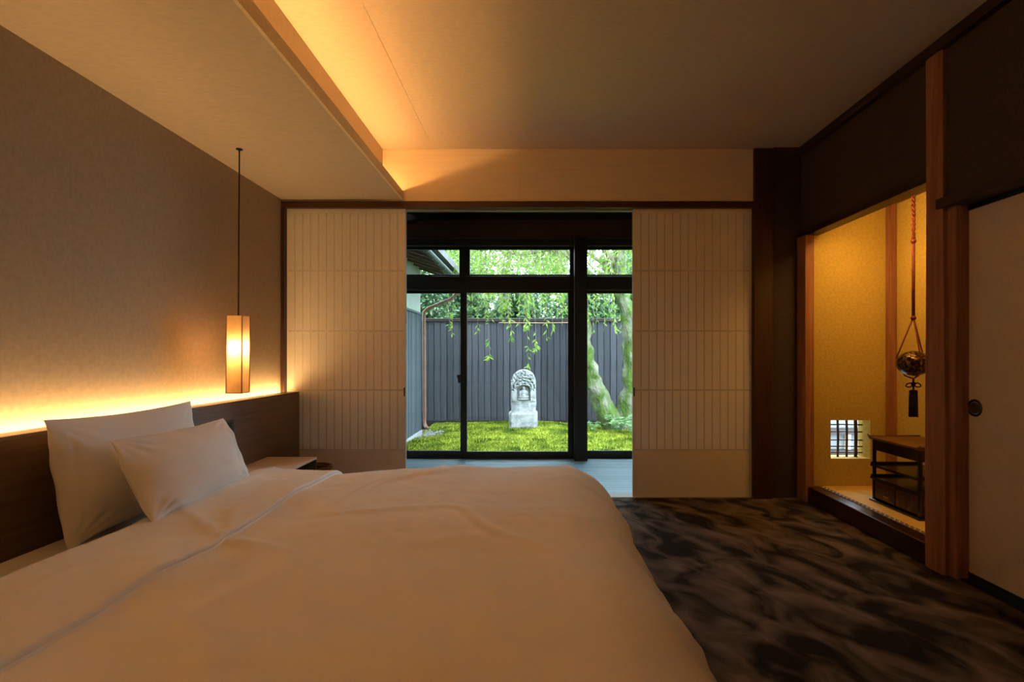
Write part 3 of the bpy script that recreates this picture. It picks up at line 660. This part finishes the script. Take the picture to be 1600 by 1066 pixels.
for yy in (Y0, Y1 + .3):
    for j in range(k):
        a = PI * j / (k - 1); gt.v.append((-1.165 + .040 * math.cos(a), yy, 2.145 - .040 * math.sin(a)))
gt.f = [(j, j + 1, k + j + 1, k + j) for j in range(k - 1)]
g = put('gutter', gt, 'gutter', wg, smooth=True); q = g.modifiers.new('solid', 'SOLIDIFY'); q.thickness = .004
rf = B(); v = [(-1.10, Y0 - .2, 2.20), (-4.6, Y0 - .2, 3.6), (-4.6, Y1 + .4, 3.6), (-1.10, Y1 + .4, 2.20)]
rf.add(v + [(p[0], p[1], p[2] + .09) for p in v], [(0, 1, 2, 3), (7, 6, 5, 4), (0, 4, 5, 1), (1, 5, 6, 2), (2, 6, 7, 3), (3, 7, 4, 0)]); put('roof', rf, 'tile', wg)
dp = put('downpipe', B().tube([(-1.17, Y1 + .08, 2.09), (-1.19, Y1 + .08, 2.03), (-1.33, Y1 + .09, 1.90), (-1.72, Y1 + .09, 1.74), (-1.768, Y1 + .09, 1.69), (-1.772, Y1 + .09, 1.6),
      (-1.765, Y1 + .09, -.08), (-1.755, Y1 + .08, -.14), (-1.72, Y1 + .02, -.175), (-1.69, Y1 - .02, -.18)], .028, 12), 'copper', wg, smooth=True); dp['label'] = 'copper downpipe'
for zz in (1.35, .85, .1): put('pipe_collar', B().lathe([(.030, -.014), (.034, -.012), (.034, .012), (.030, .014)], (-1.768, Y1 + .09, zz), 14), 'copper', wg)
# --- little courtyard seen through the low lattice window
gwl = thing('garden_wall', (4.2, 6.6, -.36), 'pale plastered garden wall with dark rails beyond the lattice window', 'wall')
put('plaster', bx(2.9, 6.2, 6.6, 6.75, -.36, .9), 'white', gwl)
put('rail', bx(2.9, 6.2, 6.54, 6.6, -.02, .06), 'blackx', gwl); put('rail', bx(2.9, 6.2, 6.54, 6.6, -.36, -.21), 'blackx', gwl)
put('upright', bx(3.97, 4.03, 6.55, 6.6, -.21, -.02), 'palewood', gwl); put('cap', bx(2.85, 6.25, 6.5, 6.85, .9, .96), 'tile', gwl)
for i, (x, y, r) in enumerate(((3.2, 5.4, .16), (3.45, 5.6, .11))):
    v, f = blob((x, y, -.30), (r, r * .8, r * .6)); v = [Vector(p) + Vector(p).normalized() * .02 * fbm(p, 6) for p in v]
    tag(put('garden_rock', B().add(v, f), 'stone', smooth=True, loc=(x, y, -.36)), ['large grey rock in the courtyard beyond the lattice window', 'small grey rock in the courtyard beyond the lattice window'][i], 'rock')

# ------------------------------------------------------------------ plants
def leaves(P, D, ln, wd, seedn=0):
    """one folded quad per leaf"""
    n = len(P); D = D / np.linalg.norm(D, axis=1, keepdims=True)
    R = rng.normal(size=(n, 3)); S_ = np.cross(D, R); S_ /= np.linalg.norm(S_, axis=1, keepdims=True)
    L_ = (ln * rng.uniform(.7, 1.25, n))[:, None]; W_ = (wd * rng.uniform(.75, 1.2, n))[:, None]; N_ = np.cross(D, S_)
    V = np.zeros((n, 4, 3)); V[:, 0] = P; V[:, 1] = P + D * L_ * .45 + S_ * W_ * .5 + N_ * W_ * .12; V[:, 2] = P + D * L_; V[:, 3] = P + D * L_ * .45 - S_ * W_ * .5 + N_ * W_ * .12
    b = B(); b.v = V.reshape(-1, 3).tolist(); b.f = [(4 * i, 4 * i + 1, 4 * i + 2, 4 * i + 3) for i in range(n)]; return b
def smoothpath(pts, k=8):
    pts = [Vector(p) for p in pts]; out = []
    for i in range(len(pts) - 1):
        p0, p1, p2, p3 = pts[max(i - 1, 0)], pts[i], pts[i + 1], pts[min(i + 2, len(pts) - 1)]
        for j in range(k):
            t = j / k; out.append(.5 * ((2 * p1) + (p2 - p0) * t + (2 * p0 - 5 * p1 + 4 * p2 - p3) * t * t + (3 * p1 - p0 - 3 * p2 + p3) * t ** 3))
    out.append(pts[-1]); return out
def lump(b, am, sc):
    b.v = [tuple(Vector(p) + Vector((fbm(p, sc, 4), fbm((p[1], p[2], p[0]), sc, 4), .3 * fbm((p[2], p[0], p[1]), sc, 4))) * am) for p in b.v]; return b
tr = thing('weeping_tree', (1.3, 8.55, -.30), 'mossy leaning tree with forked trunk and weeping bright green branches', 'tree')
def limb(name, pts, r0, r1, n=14, m='bark', am=.03):
    p = smoothpath(pts); rad = [r0 + (r1 - r0) * i / (len(p) - 1) for i in range(len(p))]
    return put(name, lump(B().tube(p, rad, n), am, 6), m, tr, smooth=True), p
limb('trunk', [(1.42, 8.6, -.34), (1.24, 8.55, -.02), (1.08, 8.52, .32), (.93, 8.5, .72), (.84, 8.47, 1.15), (.78, 8.4, 1.8), (.70, 8.3, 2.5), (.52, 8.1, 3.1)], .185, .075, 26, am=.05)
limb('trunk', [(1.48, 8.62, -.34), (1.62, 8.6, .35), (1.64, 8.58, .9), (1.60, 8.5, 1.4), (1.48, 8.45, 1.9), (1.38, 8.4, 2.4), (1.42, 8.3, 3.0), (1.5, 8.2, 3.5)], .17, .085, 26, am=.05)
br = []
for pts in ([(.70, 8.3, 2.5), (.3, 8.0, 2.62), (-.2, 7.7, 2.50), (-.6, 7.5, 2.55), (-.85, 7.4, 2.65)], [(.52, 8.1, 3.1), (.1, 7.8, 3.4), (-.4, 7.6, 3.3), (-.8, 7.5, 3.05)],
            [(1.38, 8.4, 2.4), (1.0, 8.1, 2.75), (.5, 7.7, 2.75), (0, 7.3, 2.65), (-.35, 7.1, 2.5)], [(1.42, 8.3, 3.0), (.9, 7.8, 3.3), (.4, 7.4, 3.2)],
            [(1.45, 8.3, 2.9), (1.75, 7.9, 3.1), (2.2, 7.6, 3.0)], [(1.3, 8.4, 2.35), (1.05, 8.6, 2.6), (.7, 8.9, 2.9), (.2, 9.0, 2.9)]):
    br.append(limb('branch', pts, .045, .012, 8, 'twig', .012)[1])
tw = B(); LP = []; LD = []
for i in range(290):
    p = random.choice(random.choice(br)); x, y, z = p; a = random.uniform(0, 2 * PI); o_ = random.uniform(.1, .5)
    if i < 200: ln_ = random.uniform(.35, .95)
    else: ln_ = random.uniform(.8, 1.35)
    if x > .95 and i % 3: ln_ *= .6
    ln_ = min(ln_, z - 1.45 + random.uniform(0, .25))
    if ln_ < .2: continue
    q = smoothpath([(x, y, z), (x + .5 * o_ * math.cos(a), y + .5 * o_ * math.sin(a), z + .05), (x + .9 * o_ * math.cos(a), y + .9 * o_ * math.sin(a), z - ln_ * .4), (x + o_ * math.cos(a), y + o_ * math.sin(a), z - ln_)], 5)
    tw.tube(q, [.005 - .003 * j / (len(q) - 1) for j in range(len(q))], 4, False)
    for k in range(int(ln_ * 34)):
        t = random.random() ** .8; j = min(int(t * (len(q) - 1)), len(q) - 2); f_ = t * (len(q) - 1) - j
        LP.append(q[j].lerp(q[j + 1], f_)); LD.append((random.gauss(0, .6), random.gauss(0, .6), -random.uniform(.3, 1.1)))
# a few long trailing shoots hanging in front of the fence
for (px, pyt, pyb, Y_) in ((783, 430, 500, 7.4), (790, 440, 486, 7.5), (822, 430, 512, 7.4), (826, 450, 572, 7.6), (765, 450, 560, 7.5), (702, 440, 508, 7.3), (838, 440, 545, 7.5), (800, 440, 530, 7.5), (962, 470, 515, 7.6)):
    x = (px - 833) * Y_ / 807; z1 = .98 - (pyb - 556) * Y_ / 807; z2 = 2.55
    q = smoothpath([(x - .15, Y_, z2), (x - .05, Y_, (z1 + z2) / 2 + .2), (x, Y_ + .03, z1)], 6); tw.tube(q, [.004 - .0025 * j / (len(q) - 1) for j in range(len(q))], 4, False)
    for k in range(34):
        t = 1 - random.random() ** 1.8 * .55 if k < 18 else random.random(); j = min(int(t * (len(q) - 1)), len(q) - 2); f_ = t * (len(q) - 1) - j
        LP.append(q[j].lerp(q[j + 1], f_)); LD.append((random.gauss(0, .6), random.gauss(0, .6), -random.uniform(.3, 1.1)))
put('twigs', tw, 'twig', tr)['kind'] = 'stuff'
put('foliage', leaves(np.array([tuple(p) for p in LP]), np.array(LD), .085, .026), 'leaf', tr)['kind'] = 'stuff'
def tree(name, x, y, zb, zt, rx, n, m, label, ln, wd, group):
    t = thing(name, (x, y, -.36), label, 'tree', group)
    put('trunk', lump(B().tube(smoothpath([(x, y, -.37), (x + .06, y, .8), (x - .05, y, zb + .6), (x, y, (zb + zt) / 2)]), [.09 - .003 * i for i in range(25)], 9), .02, 3), 'twig', t, smooth=True)
    cz, rz = (zb + zt) / 2, (zt - zb) / 2
    nb_ = 46; C = rng.normal(size=(nb_, 3)); C /= np.linalg.norm(C, axis=1, keepdims=True); C *= rng.uniform(.35, .92, (nb_, 1))
    k = rng.integers(0, nb_, n); d = rng.normal(size=(n, 3)); d /= np.linalg.norm(d, axis=1, keepdims=True)
    rr = rng.uniform(.7, 1.0, n)[:, None] * rng.uniform(.22, .36, nb_)[k][:, None]
    P_ = (C[k] + d * rr) * np.array([rx, rx * .85, rz]) + np.array([x, y, cz])
    P_[:, 2] = np.maximum(P_[:, 2], -.2)
    put('foliage', leaves(P_, d + rng.normal(size=(n, 3)) * .5 + np.array([0, 0, -.35]), ln, wd), m, t)['kind'] = 'stuff'
G1, G2 = 'dense evergreens behind the board fence', 'tall light green trees beyond the evergreens'
for x, y, zt, rx, lb in ((-2.6, 11.6, 3.1, .75, 'dense dark evergreen tree behind the fence and the house wing'), (-1.4, 10.45, 2.75, .72, 'dense dark evergreen tree over the fence beside the copper downpipe'),
                     (-.2, 11.75, 2.8, .72, 'dense dark evergreen tree over the fence behind the stone statue'), (1.0, 10.45, 2.6, .72, 'dense dark evergreen tree over the fence behind the leaning trunk'),
                     (2.2, 11.7, 3.1, .75, 'dense dark evergreen tree over the fence past the upright trunk'), (3.5, 10.5, 3.0, .8, 'dense dark evergreen tree over the far end of the fence')):
    tree('evergreen_tree', x, y, .2, zt, rx, 13000, 'dleaf', lb, .11, .055, G1)
for x, y, zt, rx, lb in ((-2.1, 14.2, 5.1, 1.35, 'tall light green tree rising beyond the house wing'), (.5, 17.0, 5.6, 1.35, 'tall light green tree rising beyond the stone statue'),
                     (3.1, 14.2, 5.3, 1.35, 'tall light green tree rising beyond the mossy forked trunk')):
    tree('broadleaf_tree', x, y, 1.6, zt, rx, 7500, 'mleaf', lb, .13, .06, G2)
for i, (x, y, s_) in enumerate(((1.32, 8.10, 1.1), (1.68, 8.08, 1.0), (.94, 8.10, .6), (2.20, 8.2, 1.1), (1.50, 7.72, .75))):
    zf = gz(x, y); t = thing('fern', (x, y, zf), 'small leafy fern growing at the foot of the mossy trunk', 'fern', 'ferns at the tree foot'); PP = []; DD = []
    for k in range(15):
        a = random.uniform(0, 2 * PI); e = random.uniform(.12, .24) * s_; hh = random.uniform(.16, .36) * s_
        q = smoothpath([(x, y, zf), (x + e * .4 * math.cos(a), y + e * .4 * math.sin(a), zf + hh * .8), (x + e * math.cos(a), y + e * math.sin(a), zf + hh * .75)], 5)
        for j in range(2, len(q)):
            for sg in (-1, 1): PP.append(tuple(q[j])); DD.append((math.cos(a + sg * 1.1), math.sin(a + sg * 1.1), .1))
    put('fronds', leaves(np.array(PP), np.array(DD), .07 * s_, .026 * s_), 'fern', t)
